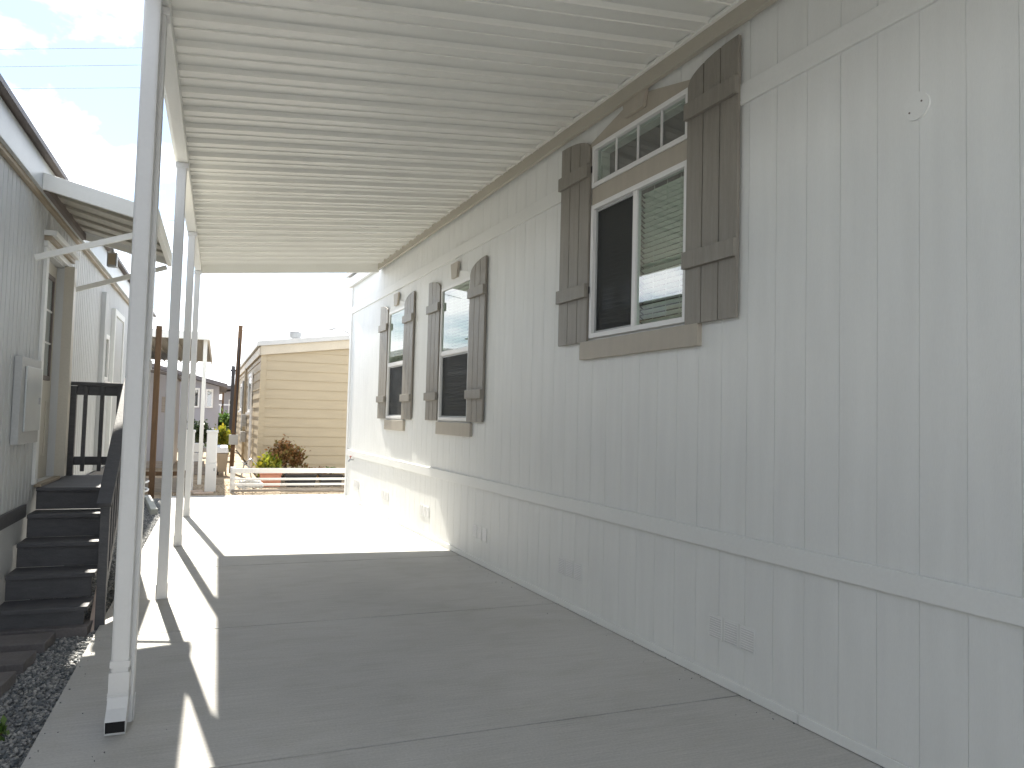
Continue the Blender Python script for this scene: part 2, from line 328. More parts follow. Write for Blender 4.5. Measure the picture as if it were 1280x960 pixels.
def interior(y0, y1, z0, z1, par):
    m = MB(); d0, d1 = W+.114, W+1.0
    m.v = [(x, y, z) for x in (d0, d1) for y in (y0-.3, y1+.3) for z in (z0-.4, z1+.2)]
    m.f = [[0, 1, 5, 4], [2, 6, 7, 3], [0, 4, 6, 2], [1, 3, 7, 5], [4, 5, 7, 6]]
    return m.build('room_interior', 'room', par)
for q in WINS:
    y0, y1, z0, z1 = q['y0'], q['y1'], q['z0'], q['z1']
    win = hb('window_reveal', 'dark', W+.10, W+.112, y0+.0, y0+.018, z0, z1)     # hidden jamb behind the frame
    FO[win]; win.name = 'window'
    win.data.clear_geometry(); jm = frame_ring(W+.035, W+.108, y0+.004, y1-.004, z0+.004, z1-.004, .035)
    me = bpy.data.meshes.new('window'); me.from_pydata([tuple(Vector(v)-FO[win]) for v in jm.v], [], jm.f); me.materials.append(M['vinyl']); win.data = me
    interior(y0, y1, z0, z1, win)
    if q['big']:
        frame_ring(W-.022, W+.034, y0, y1, 3.105, z1, .032).build('transom_frame', 'vinyl', win, bev=.003)
        for k in (1, 2, 3):
            yy = y0+.032+(y1-y0-.064)*k/4; box(W-.004, W+.0075, yy-.006, yy+.006, 3.137, z1-.032).build('muntin', 'vinyl', win)
        pane(W+.008, y0+.03, y1-.03, 3.135, z1-.03, win)
        box(W-.014, W+.033, y0, y1, 2.977, 3.103).build('mid_trim', 'beige_trim', win, bev=.003)
        frame_ring(W-.022, W+.034, y0, y1, z0, 2.975, .034).build('frame', 'vinyl', win, bev=.003)
        ym = 4.10
        box(W-.010, W+.030, ym-.022, ym+.022, z0+.034, 2.941).build('mullion', 'vinyl', win, bev=.003)
        frame_ring(W+.004, W+.02, ym+.023, y1-.035, z0+.035, 2.940, .016).build('screen_frame', 'panelgrey', win)
        pane(W+.010, ym+.039, y1-.051, z0+.051, 2.924, win, 'screen', 'screen')
        pane(W+.024, ym+.022, y1-.034, z0+.034, 2.941, win); pane(W+.006, y0+.034, ym-.022, z0+.034, 2.941, win)
        blind(W+.045, y0+.042, ym-.01, 2.05, 2.93, win); blind(W+.045, ym+.01, y1-.042, 2.05, 2.93, win)
    else:
        zm = 2.115
        frame_ring(W-.022, W+.034, y0, y1, z0, z1, .034).build('frame', 'vinyl', win, bev=.003)
        box(W-.016, W+.03, y0+.034, y1-.034, zm-.025, zm+.025).build('meeting_rail', 'vinyl', win, bev=.003)
        pane(W-.006, y0+.034, y1-.034, zm+.025, z1-.034, win); pane(W+.026, y0+.034, y1-.034, z0+.034, zm-.025, win)
        frame_ring(W+.002, W+.016, y0+.035, y1-.035, z0+.035, zm-.026, .016).build('screen_frame', 'panelgrey', win)
        pane(W+.008, y0+.051, y1-.051, z0+.051, zm-.042, win, 'screen', 'screen')
        blind(W+.045, y0+.042, y1-.042, z0+.05, z1-.06, win)
    # sill, low gable head and keystone
    sw = .115 if q['big'] else .05
    if q['big']: box(W-.035, W+.001, 3.405, 4.755, 1.85, 1.980).build('sill', 'beige_trim', win, bev=.004)
    else: box(W-.030, W+.001, y0-.10, y1+.04, 1.215, 1.352).build('sill', 'beige_trim', win, bev=.004)
    yc = (y0+y1)/2; top = z1+(.175 if q['big'] else .14)
    hm = MB().prism([(y0-.10, z1+.001), (y1+.10, z1+.001), (y1+.10, z1+.02), (yc, top), (y0-.10, z1+.02)], 0, W-.014, W+.001)
    hm.build('window_head', 'beige_trim' if q['big'] else 'trim', win)
    kt = z1+.215 if not q['big'] else 3.632; kb = z1+.05
    kw = .155 if q['big'] else .115
    MB().prism([(yc-kw*.68, kb), (yc+kw*.68, kb), (yc+kw, kt), (yc-kw, kt)], 0, W-.042, W-.0145 if q['big'] else W-.0145).build('keystone', 'beige_trim', win, bev=.003)
    # shutters
    zb, zi, zo = (1.978, 3.405, 3.525) if q['big'] else (1.365, 2.865, 2.99)
    bats = ((2.305, 2.405), (3.195, 3.295)) if q['big'] else ((1.595, 1.685), (2.615, 2.71))
    for side in (-1, 1):
        ein = y0-.006 if side < 0 else y1+.012; wd = .435 if q['big'] else .41
        eo = ein+side*wd
        sh = None
        for b3 in range(3):
            u0, u1 = b3/3, (b3+1)/3; g3 = .0035/wd
            u0 += g3 if b3 else 0; u1 -= g3 if b3 < 2 else 0
            zt = lambda u: zi+(zo-zi)*math.sqrt(max(0, 1-(1-u)**2))
            us = [u0+(u1-u0)*i/6 for i in range(7)]
            poly = [(ein+side*wd*u0, zb), (ein+side*wd*u1, zb)]+[(ein+side*wd*u, zt(u)) for u in us[::-1]]
            if sh is None:
                sh = MB().box(W-.012, W-.001, min(ein, eo)+.02, max(ein, eo)-.02, zb+.02, zi-.02).build('shutter', 'shutter', house)
            MB().prism(poly, 0, W-.034, W-.0125).build('shutter_board', 'shutter', sh, bev=.0025)
        for (c, d) in bats:
            box(W-.060, W-.0345, min(ein, eo)-.004, max(ein, eo)+.004, c, d).build('batten', 'shutter', sh, bev=.003)
        for (c, d) in bats:
            yy = ein-side*.012; box(W-.026, W-.003, yy-.007, yy+.007, (c+d)/2-.025, (c+d)/2+.025).build('hinge', 'blackpot', sh)
# louvred vents, cover disc, tap
for yc in (3.132, 4.89, 6.67, 8.40, 10.17, 11.93):
    v = None
    for j in (-1, 0, 1):
        c = yc+j*.124
        fr = frame_ring(W-.005, W-.001, c-.055, c+.055, .235, .362, .007)
        if v is None: v = fr.build('skirt_vent', 'trim', house)
        else: fr.build('louvre_panel', 'trim', v)
        m = MB()
        for z in np.arange(.247, .352, .0125):
            m.hexa([(W-.005, c-.048, z-.001), (W-.001, c-.048, z+.003), (W-.001, c+.048, z+.003), (W-.005, c+.048, z-.001), (W-.005, c-.048, z+.0055), (W-.001, c-.048, z+.0085), (W-.001, c+.048, z+.0085), (W-.005, c+.048, z+.0055)])
        m.build('louvre', 'vinyl', v); box(W-.0012, W-.0004, c-.048, c+.048, .243, .354).build('vent_mesh', 'panelgrey', v)
MB().tube([(W-.010, 2.048, 2.735), (W+.001, 2.048, 2.735)], .058, 32).build('cover_disc', 'trim', house)
for dy, dz in ((-.025, .012), (.03, -.02)): MB().tube([(W-.012, 2.048+dy, 2.735+dz), (W-.0095, 2.048+dy, 2.735+dz)], .004, 8).build('screw', 'lbrown', house)
tp = MB().tube([(W+.001, 12.2, .675), (W-.06, 12.2, .675), (W-.085, 12.2, .64)], .014, 8).build('tap', 'galv', house)
MB().tube([(W-.05, 12.2, .69), (W-.05, 12.2, .72)], .006, 6).tube([(W-.05, 12.17, .725), (W-.05, 12.23, .725)], .012, 6).build('tap_handle', 'rust', tp)

# ------------------------------------------------------------------ carport
car = thing('carport', 'white metal carport with ribbed ceiling on slim square posts', 'carport', (-.333, 6.16, 0))
KS = .102; KX = math.atan(KS); S0, S1 = -1.0, 10.86; PER = .3105  # unseen near roof end is cut short so skylight reaches the near wall
def wall_x(s): return (W-s*math.sin(A))/math.cos(A)
prof = [(0, .0), (.002, -.009), (.010, -.009), (.012, 0), (.110, 0), (.112, -.009), (.120, -.009), (.122, 0), (.132, .022), (.3005, .022), (.3105, 0), (.3145, 0)]
me = bpy.data.meshes.new('roof_pan'); v = []; f = []
for x in (0, 1): v += [(x, y, z) for y, z in prof]
for x in (0, 1): v += [(x, y, z+.0015) for y, z in prof]
n_ = len(prof)
for i in range(n_-1): f += [[i, i+1, n_+i+1, n_+i], [2*n_+i, 3*n_+i, 3*n_+i+1, 2*n_+i+1]]
me.from_pydata(v, [], f); me.materials.append(M['carport']); npan = int(round((S1-S0)/PER))
for k in range(npan):
    s = S1-(k+1)*PER; n0 = -.372; ln = (wall_x(s+.15)-.035-n0)/math.cos(KX)
    o = put('roof_pan', me, car, (n0, s, 3.383+KS*(n0+.33))); o.rotation_euler = (0, -KX, 0); o.scale = (ln, 1, 1)
def cb(name, m, *a, bev=.003, par=None): return box(*a).build(name, m, par or car, bev=bev)
hdr = cb('header_beam', 'carport', -.373, -.295, S0, S1+.02, 3.295, 3.374, bev=.006)
cb('gutter', 'carport', -.40, -.374, S0, S1+.02, 3.36, 3.50, bev=.004)
m = MB(); e = wall_x(10.9)-.05
m.hexa([(-.374, 10.862, 3.27), (e, 10.862, 3.27+KS*(e+.37)), (e, 10.905, 3.27+KS*(e+.37)), (-.374, 10.905, 3.27), (-.374, 10.862, 3.42), (e, 10.862, 3.42+KS*(e+.37)), (e, 10.905, 3.42+KS*(e+.37)), (-.374, 10.905, 3.42)])
m.build('end_fascia', 'carport', car, bev=.004)
box(W-.066, W-.030, S0, 10.80, 3.565, 3.672).turn(A).build('wall_ledger', 'ledger', car, bev=.003)
box(W-.092, W-.067, S0, 10.80, 3.655, 3.676).turn(A).build('ledger_lip', 'carport', car, bev=.002)
PS = (-.9, 1.45, 3.81, 6.16, 8.505, 10.82)
for s in PS[2:]:
    p = cb('post', 'post', -.373, -.303, s-.038, s+.038, 0, 3.294, bev=.006)
    cb('post_bracket', 'post', -.379, -.374, s-.03, s+.03, .0, .11, par=p, bev=.0015); cb('post_bracket', 'post', -.302, -.298, s-.03, s+.03, .0, .11, par=p, bev=.0015)
    cb('post_cap', 'post', -.380, -.289, s-.044, s+.044, 3.255, 3.292, par=p, bev=.003)
# downspout on the nearest post
dx0, dx1, dy0, dy1 = -.393, -.320, 3.694, 3.768
ds = cb('downspout', 'post', dx0, dx1, dy0, dy1, .235, 3.36, bev=.012)
el = MB(); sec = [(dx0-.004, dy0-.004), (dx1+.004, dy0-.004), (dx1+.004, dy1+.004), (dx0-.004, dy1+.004)]
R4 = [[(x, y, .25) for x, y in sec], [(x, y, .15) for x, y in sec],
      [(sec[0][0], dy0-.03, .105), (sec[1][0], dy0-.03, .105), (sec[2][0], dy1-.005, .06), (sec[3][0], dy1-.005, .06)],
      [(sec[0][0], dy0-.075, .066), (sec[1][0], dy0-.075, .066), (sec[2][0], dy0-.064, .006), (sec[3][0], dy0-.064, .006)]]
for rg in R4: el.v += rg
for k in range(3): el.f += [[k*4+j, k*4+(j+1) % 4, k*4+4+(j+1) % 4, k*4+4+j] for j in range(4)]
elo = el.build('elbow', 'post', ds)
sm = elo.modifiers.new('Solidify', 'SOLIDIFY'); sm.thickness = .003
e4 = MB(); q = [Vector(p)*.93+Vector(p2)*.07 for p, p2 in zip(R4[3], R4[2])]; c_ = sum(q, Vector())/4; e4.v = [tuple(c_+(p-c_)*.97) for p in q]; e4.f = [[0, 1, 2, 3]]; e4.build('elbow_shade_sheet', 'dark', ds)  # black sheet across the outlet stands for the shade inside the spout
for z in (.27,): cb('strap', 'post', dx0-.003, dx1+.003, dy0-.003, dy1+.03, z, z+.028, par=ds, bev=.001)
for z in np.arange(.135, .165, .011): MB().box(dx0-.007, dx1+.007, dy0-.007-.0, dy1+.007, z, z+.004).build('crimp', 'post', ds)

# ------------------------------------------------------------------ neighbouring house on the left
NX = -1.26
nb = thing('neighbour_house', 'pale grey sided house with dark roof edge behind the steps', 'house', (-4, 5, -.05))
m = MB(); yy = -6.0
DO = (6.47, 7.20, .83, 2.58)              # door opening
segs = [(-6.0, DO[0], -.06, 3.05), (DO[1], 15.0, -.06, 3.05), (DO[0], DO[1], -.06, DO[2]), (DO[0], DO[1], DO[3], 3.05)]
for a, b, c, d in segs: m.box(NX-.13, NX, a, b, c, d)
m.box(-6.6, NX-.13, 14.87, 15.0, -.06, 3.05).box(-6.6, NX-.13, -6.0, -5.87, -.06, 3.05).box(-6.73, -6.6, -6.0, 15.0, -.06, 3.05)
nwall = m.build('wall', 'lhouse', nb)
m = MB(); y = -5.9
rib = [(a, b, c, d) for a, b, c, d in segs]
for a, b, c, d in rib:
    y = a+.02
    while y < b-.05:
        m.box(NX, NX+.003, y, y+.085, max(c, .72), min(d, 2.88)); y += .1
m.f = [fc for fc in m.f]
keep = MB()
for i in range(0, len(m.v), 8):
    zz = [p[2] for p in m.v[i:i+8]]
    if max(zz)-min(zz) > .05: keep.box(m.v[i][0], m.v[i+7][0], m.v[i][1], m.v[i+7][1], m.v[i][2], m.v[i+7][2])
rb = keep.build('siding_rib', 'lhouse', nwall); rb['kind'] = 'stuff'
box(NX, NX+.02, -6, 6.2, .62, .71).build('skirt_band', 'greywood', nb, bev=.003)
box(NX, NX+.02, 7.66, 15.0, .62, .71).build('skirt_band', 'greywood', nb, bev=.003)
box(NX+.001, NX+.035, -6, 15.02, 2.885, 2.915).build('drip_edge', 'ltan', nb, bev=.002)
box(NX+.001, NX+.06, -6, 15.05, 2.916, 3.125).build('fascia', 'lfascia', nb, bev=.004)
m = MB().prism([(-6.9, 3.13), (-4, 3.42), (NX+.11, 3.13), (NX+.11, 3.165), (-4, 3.47), (-6.9, 3.165)], 1, -6.2, 15.25); m.build('roof', 'lbrown', nb)
box(NX+.001, NX+.022, 14.9, 15.02, -.05, 2.884).build('corner_board', 'trim', nb, bev=.002)
# door, surround and cornice
dr = box(NX-.10, NX-.055, DO[0], DO[1], DO[2], DO[3]).build('door', 'door', nb, bev=.003)
frame_ring(NX-.056, NX-.04, 6.60, 7.07, 1.62, 2.47, .035).build('window_frame', 'lbrown', dr)
pane(NX-.053, 6.63, 7.04, 1.65, 2.44, dr)
for z in (1.92, 2.18): box(NX-.05, NX-.044, 6.635, 7.035, z-.007, z+.007).build('muntin', 'vinyl', dr)
box(NX-.062, NX-.052, 6.64, 7.03, 1.64, 2.45).build('curtain', 'greyhouse', dr)
frame_ring(NX-.0545, NX-.047, 6.62, 7.05, .98, 1.48, .03).build('door_panel', 'door', dr)
MB().tube([(NX-.054, 6.55, 1.72), (NX-.02, 6.55, 1.72)], .025, 10).build('handle', 'galv', dr)
box(NX-.09, NX+.025, 6.385, 6.469, .83, 2.60).build('door_casing', 'trim', nb, bev=.004)
box(NX-.09, NX+.075, 7.201, 7.30, .83, 2.60).build('door_casing', 'door', nb, bev=.004)
for i, (p, z0, z1) in enumerate(((.03, 2.601, 2.645), (.055, 2.646, 2.68), (.085, 2.681, 2.72))):
    box(NX-.02, NX+p, 6.385-p*.4, 7.30+p*.4, z0, z1).build('cornice', 'trim' if i != 1 else 'ltan', nb, bev=.003)
box(NX-.09, NX+.05, 6.469, 7.2, .805, .829).build('threshold', 'ltan', nb, bev=.003)
# meter cabinet, boards and narrow window farther on
mc = box(NX+.006, NX+.05, 5.70, 6.27, 1.15, 1.735).build('meter_cabinet', 'panelgrey', nb, bev=.004)
box(NX+.051, NX+.062, 5.80, 6.245, 1.235, 1.675).build('cabinet_cover', 'lfascia', mc, bev=.003)
box(NX+.063, NX+.07, 6.18, 6.20, 1.42, 1.47).build('latch', 'galv', mc)
box(NX+.001, NX+.05, 9.29, 9.46, .72, 2.70).build('trim_board', 'lhouse', nb, bev=.003)
nw = frame_ring(NX+.004, NX+.035, 9.50, 9.86, 1.72, 2.26, .05).build('window', 'vinyl', nb, bev=.002)
pane(NX+.012, 9.55, 9.81, 1.77, 2.21, nw); box(NX+.006, NX+.010, 9.54, 9.82, 1.76, 2.22).build('curtain', 'lbrown', nw)
box(NX+.036, NX+.055, 9.47, 9.89, 1.69, 1.72).build('sill', 'vinyl', nw)
nd = box(NX+.004, NX+.03, 10.25, 11.05, .75, 2.55).build('door', 'panelgrey', nb, bev=.003)
frame_ring(NX+.002, NX+.045, 10.17, 11.13, .72, 2.63, .075).build('door_casing', 'trim', nb, bev=.003)
MB().tube([(NX+.03, 10.34, 1.6), (NX+.075, 10.34, 1.6)], .028, 10).build('handle', 'galv', nd)
# awning over the door
aw = thing('awning', 'small white corrugated door awning with slanted braces', 'awning', (NX, 6.8, 2.9))
x0, x1, ya, yb = NX+.061, -.50, 5.93, 7.57; za, zc = 2.975, 2.80     # heights of the underside at wall and outer edge
m = MB(); k = 0; y = ya+.03
while y < yb-.04:
    yy2 = min(y+.155, yb-.03); zz = .022 if k % 2 else 0
    m.hexa([(x0, y, za-.012+zz), (x1, y, zc-.012+zz), (x1, yy2, zc-.012+zz), (x0, yy2, za-.012+zz), (x0, y, za+.03), (x1, y, zc+.03), (x1, yy2, zc+.03), (x0, yy2, za+.03)])
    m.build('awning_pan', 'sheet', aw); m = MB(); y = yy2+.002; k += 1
def rail(name, p, q, h, t, m_, par, ax):
    mm = MB(); dx = (t, 0) if ax == 'x' else (0, t)
    mm.hexa([(p[0], p[1], p[2]), (q[0], q[1], q[2]), (q[0]+dx[0], q[1]+dx[1], q[2]), (p[0]+dx[0], p[1]+dx[1], p[2]), (p[0], p[1], p[2]+h), (q[0], q[1], q[2]+h), (q[0]+dx[0], q[1]+dx[1], q[2]+h), (p[0]+dx[0], p[1]+dx[1], p[2]+h)])
    return mm.build(name, m_, par, bev=.003)
rail('side_fascia', (x0, ya, za-.06), (x1, ya, zc-.045), .115, .028, 'carport', aw, 'y')
rail('side_fascia', (x0, yb-.028, za-.06), (x1, yb-.028, zc-.045), .115, .028, 'carport', aw, 'y')
rail('front_gutter', (x1+.002, ya-.01, zc-.055), (x1+.002, yb+.01, zc-.055), .12, .035, 'carport', aw, 'x')
box(x0, x0+.03, ya+.03, yb-.03, za-.07, za-.013).build('wall_rail', 'lbrown', aw)
for y in (6.05, 7.55): MB().beam((NX+.015, y, 2.45), (x1+.0, y, zc-.07), .022, .042).build('brace', 'carport', aw, bev=.002)
fl = thing('flood_lamp', 'small square lamp hanging under the awning edge', 'lamp', (-.96, 7.53, 2.75))
box(-1.0, -.92, 7.575, 7.66, 2.70, 2.83).build('lamp_housing', 'galv', fl, bev=.004)
box(-.99, -.93, 7.569, 7.5745, 2.715, 2.815).build('lamp_lens', 'ltan', fl)
MB().tube([(-.96, 7.60, 2.83), (-.96, 7.56, 2.87)], .012, 6).build('lamp_arm', 'galv', fl)

# ------------------------------------------------------------------ steps with railing
st = thing('entry_steps', 'dark grey wooden steps and landing with slatted railing', 'steps', (-.97, 6.4, -.05))
SX0, SX1 = NX+.022, -.725
def sb(name, *a, par=None, m='greywood', bev=.004): return box(*a).build(name, m, par or st, bev=bev)
for i in range(9):                       # landing boards run across
    a = 6.45+i*.133; sb('landing_board', SX0, SX1, a, a+.129, .775, .803)
sb('riser', SX0, SX1-.02, 6.475, 6.50, .64, .774)
tz = [(6.205, .635), (5.955, .47), (5.70, .305), (5.445, .14)]
for (s, z) in tz:
    sb('tread', SX0, SX1, s, s+.275, z-.03, z)
    sb('riser', SX0, SX1-.02, s+.022, s+.046, max(-.05, z-.165), z-.031)
m = MB().prism([(5.47, -.05), (5.75, -.05), (6.55, .55), (6.55, .774), (6.47, .774)], 0, SX1+.001, SX1+.035); m.build('stringer', 'board_sunstrip', st, bev=.003)
sb('rim_joist', SX1+.001, SX1+.035, 6.551, 7.66, .62, .774); sb('rim_joist', SX0, SX1, 7.651, 7.685, .62, .774)
for s, zt in ((5.53, .79), (6.53, 1.60), (7.615, 1.60)): sb('newel_post', SX1+.036, SX1+.092, s-.028, s+.028, -.05, zt)
sb('newel_post', NX+.024, NX+.075, 7.59, 7.64, .804, 1.60)
MB().beam((SX1+.064, 5.44, .78), (SX1+.064, 6.60, 1.635), .085, .032).build('handrail', 'greywood', st, bev=.004)
sb('handrail', SX1+.02, SX1+.105, 6.60, 7.66, 1.605, 1.637); sb('handrail', NX+.01, SX1+.019, 7.57, 7.66, 1.605, 1.637)
sb('upper_rail', NX+.076, SX1+.035, 7.60, 7.63, 1.52, 1.604); sb('lower_rail', NX+.076, SX1+.035, 7.60, 7.63, .895, .97)
for x in (-1.11, -.978, -.846): sb('baluster', x-.016, x+.016, 7.566, 7.599, .84, 1.60, bev=.003)
MB().beam((SX1+.064, 5.56, .17), (SX1+.064, 6.50, .92), .03, .07).build('lower_rail', 'greywood', st, bev=.003)
for i in range(7):
    s = 5.64+i*.125; sb('baluster', SX1+.048, SX1+.08, s-.016, s+.016, .20+(s-5.56)*.80, .845+(s-5.56)*.737, bev=.003)
sb('lower_rail', SX1+.05, SX1+.078, 6.56, 7.585, .895, .965); 
for i in range(7): s = 6.68+i*.13; sb('baluster', SX1+.079, SX1+.108, s-.016, s+.016, .86, 1.60, bev=.003)
# dark stepping slabs on the gravel
pads = [(-1.22, -.70, 5.40, 5.60, 'long dark paver lying against the lowest step'), (-1.22, -.875, 5.10, 5.335, 'dark paver on the gravel, second out from the steps'),
        (-1.22, -.905, 4.73, 4.97, 'dark paver on the gravel, third out from the steps'), (-1.22, -.925, 4.37, 4.61, 'dark paver on the gravel, fourth out from the steps')]
for a, b, c, d, lab in pads:
    m = MB().hexa([(a, c, -.045), (b-.015, c, -.045), (b, d, -.045), (a, d, -.045), (a, c, .022), (b-.015, c, .022), (b, d, .022), (a, d, .022)])
    tag(m.build('paver', 'paver', bev=.006), lab, 'paver', 'dark pavers below the steps')

# ------------------------------------------------------------------ foliage helper
def leaves(n, cx, cy, cz, rx, ry, rz, size, seed, clumps=9):
    r = np.random.default_rng(seed); cc = r.normal(size=(clumps, 3)); cc /= np.linalg.norm(cc, axis=1)[:, None]; cc *= r.uniform(.35, .8, (clumps, 1))
    cc[:, 2] = np.abs(cc[:, 2])*1.0-.15
    idx = r.integers(0, clumps, n); p = cc[idx]+r.normal(size=(n, 3))*.185
    p = p*np.array([rx, ry, rz])+np.array([cx, cy, cz]); d = r.normal(size=(n, 3)); d[:, 2] += .5; d /= np.linalg.norm(d, axis=1)[:, None]
    a = np.cross(d, r.normal(size=(n, 3))); a /= np.linalg.norm(a, axis=1)[:, None]; s = size*r.uniform(.6, 1.3, (n, 1))
    tip = p+d*s; l = p+d*s*.5+a*s*.28; rr = p+d*s*.5-a*s*.28
    m = MB(); V = np.stack([p, l, tip, rr], 1).reshape(-1, 3); m.v = [tuple(q) for q in V]; m.f = [[4*i, 4*i+1, 4*i+2, 4*i+3] for i in range(n)]; return m, cc*np.array([rx, ry, rz])+np.array([cx, cy, cz])
def shrub(name, label, x, y, z0, rx, ry, h, n, size, m, seed, group=None):
    t = thing(name, label, 'shrub', (x, y, z0), 0, group); lm, cc = leaves(n, x, y, z0+h*.5, rx, ry, h*.55, size, seed)
    me = bpy.data.meshes.new('foliage'); me.from_pydata([tuple(Vector(q)-Vector((x, y, z0))) for q in lm.v], [], lm.f); me.materials.append(M[m]); put('foliage', me, t, (x, y, z0))
    sm = MB()
    for c in cc: sm.tube([(x, y, z0), ((x+c[0])/2, (y+c[1])/2, z0+(c[2]-z0)*.6), tuple(c)], .012, 5, .004)
    sm.build('stems', 'stem', t, (x, y, z0)); return t
# weed at the slab edge by the pavers
shrub('weed', 'tiny green weed growing out of the gravel', -.865, 3.86, -.05, .07, .07, .09, 60, .05, 'leaf_green', 3)

# ------------------------------------------------------------------ far end: fence, pots, shrubs
fe = thing('low_fence', 'low white three rail fence across the end of the driveway', 'fence', (1.3, 14.45, -.06))
FX0, FX1 = .245, 2.32
for x in (FX0, FX1): box(x, x+.085, 14.44, 14.51, -.06, .405).build('fence_post', 'vinyl', fe, bev=.004)
for z0, z1 in ((.295, .385), (.165, .205), (.065, .105)): box(FX0+.03, FX1+.03, 14.415, 14.439, z0, z1).build('fence_rail', 'vinyl', fe, bev=.003)
box(FX0+.03, FX1+.03, 14.415, 14.439, -.045, .0).build('fence_rail', 'weathered', fe, bev=.003)
def pot(label, x, y, r, h, m, sq=None):
    t = thing('planter', label, 'planter', (x, y, -.06), 0, None); mb = MB(); w2 = sq or r
    mb.hexa([(x-w2*.9, y-r*.9, -.06), (x+w2*.9, y-r*.9, -.06), (x+w2*.9, y+r*.9, -.06), (x-w2*.9, y+r*.9, -.06), (x-w2, y-r, h), (x+w2, y-r, h), (x+w2, y+r, h), (x-w2, y+r, h)])
    mb.build('trough', m, t, bev=.008)
    frame = MB()
    frame.box(x-w2-.015, x+w2+.015, y-r-.015, y+r+.015, h+.001, h+.03).build('rim', m, t, bev=.004)
    box(x-w2*.9, x+w2*.9, y-r*.9, y+r*.9, h+.031, h+.036).build('soil', 'stem', t); return t
pot('terracotta trough planter behind the low fence', 1.02, 15.62, .15, .19, 'terra', .2)
pot('long black trough planter behind the low fence', 1.60, 15.62, .14, .15, 'blackpot', .30)
pot('short black trough planter beside the white house corner', 2.20, 15.62, .14, .14, 'blackpot', .22)
shrub('croton_shrub', 'bright yellow green shrub at the cream house corner', .98, 16.2, -.06, .30, .26, .66, 900, .10, 'leaf_yellow', 21)
shrub('bronze_shrub', 'rounded bronze brown shrub against the cream lap siding', 1.42, 16.5, -.06, .46, .38, .92, 2200, .085, 'leaf_brown', 22)
shrub('bronze_shrub', 'low dark bronze plant right of the rounded shrub', 1.95, 16.5, -.06, .30, .25, .36, 500, .08, 'leaf_brown', 23)
shrub('seedling', 'small green seedling in the short black planter', 2.2, 15.62, .17, .16, .10, .16, 130, .06, 'leaf_green', 24)
# tangle of garden hose by the fence post
m = MB(); pts = []
for i in range(90):
    a = i*.42; r_ = .17+.03*math.sin(i*.9); pts.append((.62+r_*math.cos(a)*1.2, 15.0+r_*math.sin(a)*.8, -.03+.0016*i+.02*math.sin(i*1.7)))
tag(m.tube(pts, .012, 6).build('garden_hose', 'panelgrey', smooth=True), 'coiled pale garden hose behind the low fence post', 'hose')
m = MB().tube([(.42, 15.2, -.05), (.5, 15.15, .42), (.62, 15.1, .52), (.72, 15.1, .40)], .014, 6).tube([(.68, 15.25, -.05), (.60, 15.2, .35), (.44, 15.2, .47)], .012, 6)
tag(m.build('bent_pipe', 'galv', smooth=True), 'bent grey metal pipes standing above the coiled hose', 'pipe')

# ------------------------------------------------------------------ cream lap-sided house
BA = .0155; ca, sa = math.cos(BA), math.sin(BA); PX, PY = .87, 17.5
ch = thing('cream_house', 'cream lap sided house with low gable and white roof', 'house', (0, 0, -.06))
ch.location = (PX, PY, -.06); ch.rotation_euler.z = BA          # local origin: its near left corner
LW, LL, RIDGE = 6.0, 13.5, 3.0
def rz(x): return 2.80+(.135*x if x < RIDGE else .135*(2*RIDGE-x))
m = MB().prism([(0.012, 0), (LW, 0), (LW, rz(LW)), (RIDGE, rz(RIDGE)), (0.012, rz(0))], 1, .012, LL); cw = m.build('wall', 'lap', ch)
NB = 14; hgt = .212
for i in range(NB+2):                     # each lap board tilts out at its foot
    z0 = .04+i*hgt; z1 = z0+hgt+.012
    def clipx(z):                          # board runs from the left edge to where the gable allows
        return 0 if z <= 2.80 else (z-2.80)/.135
    if z1 > rz(RIDGE): break
    xa0, xa1 = clipx(z0), clipx(z1); xb0, xb1 = LW-xa0, LW-xa1
    MB().hexa([(xa0, -.022, z0), (xb0, -.022, z0), (xb0, .010, z0), (xa0, .010, z0), (xa1, -.004, z1), (xb1, -.004, z1), (xb1, .010, z1), (xa1, .010, z1)]).build('lap_board', 'lap', cw)
for i in range(13):
    z0 = .04+i*hgt; z1 = min(z0+hgt+.012, 2.79)
    MB().hexa([(-.024, .012, z0), (.010, .012, z0), (.010, LL, z0), (-.024, LL, z0), (-.004, .012, z1), (.010, .012, z1), (.010, LL, z1), (-.004, LL, z1)]).build('lap_board', 'lap', cw)
box(-.032, .09, -.032, -.0225, .0, 2.74).build('corner_board', 'lap', ch); box(-.032, -.0245, -.022, .09, .0, 2.74).build('corner_board', 'lap', ch)
def gable(name, mt, t0, t1, ya, yb, ov):
    m = MB()
    m.prism([(-ov, rz(0)-.135*ov+t0), (RIDGE, rz(RIDGE)+t0), (LW+ov, rz(LW)-.135*ov+t0), (LW+ov, rz(LW)-.135*ov+t1), (RIDGE, rz(RIDGE)+t1), (-ov, rz(0)-.135*ov+t1)], 1, ya, yb); return m.build(name, mt, ch, bev=.003)
gable('roof', 'roofwhite', .105, .215, -.14, LL+.14, .13)
gable('rake_board', 'laptrim', -.10, .104, -.085, -.025, .05)
box(-.07, -.03, -.02, LL, 2.70, 2.79+.09).build('eave_board', 'laptrim', ch, bev=.003)
vt = MB().tube([(.84, 1.4, 3.02), (.84, 1.4, 3.28)], .085, 14).build('roof_vent', 'galv', ch); vt
MB().tube([(.84, 1.4, 3.26), (.84, 1.4, 3.30), (.84, 1.4, 3.34), (.84, 1.4, 3.40)], .13, 14, .15).build('vent_cap', 'galv', vt)
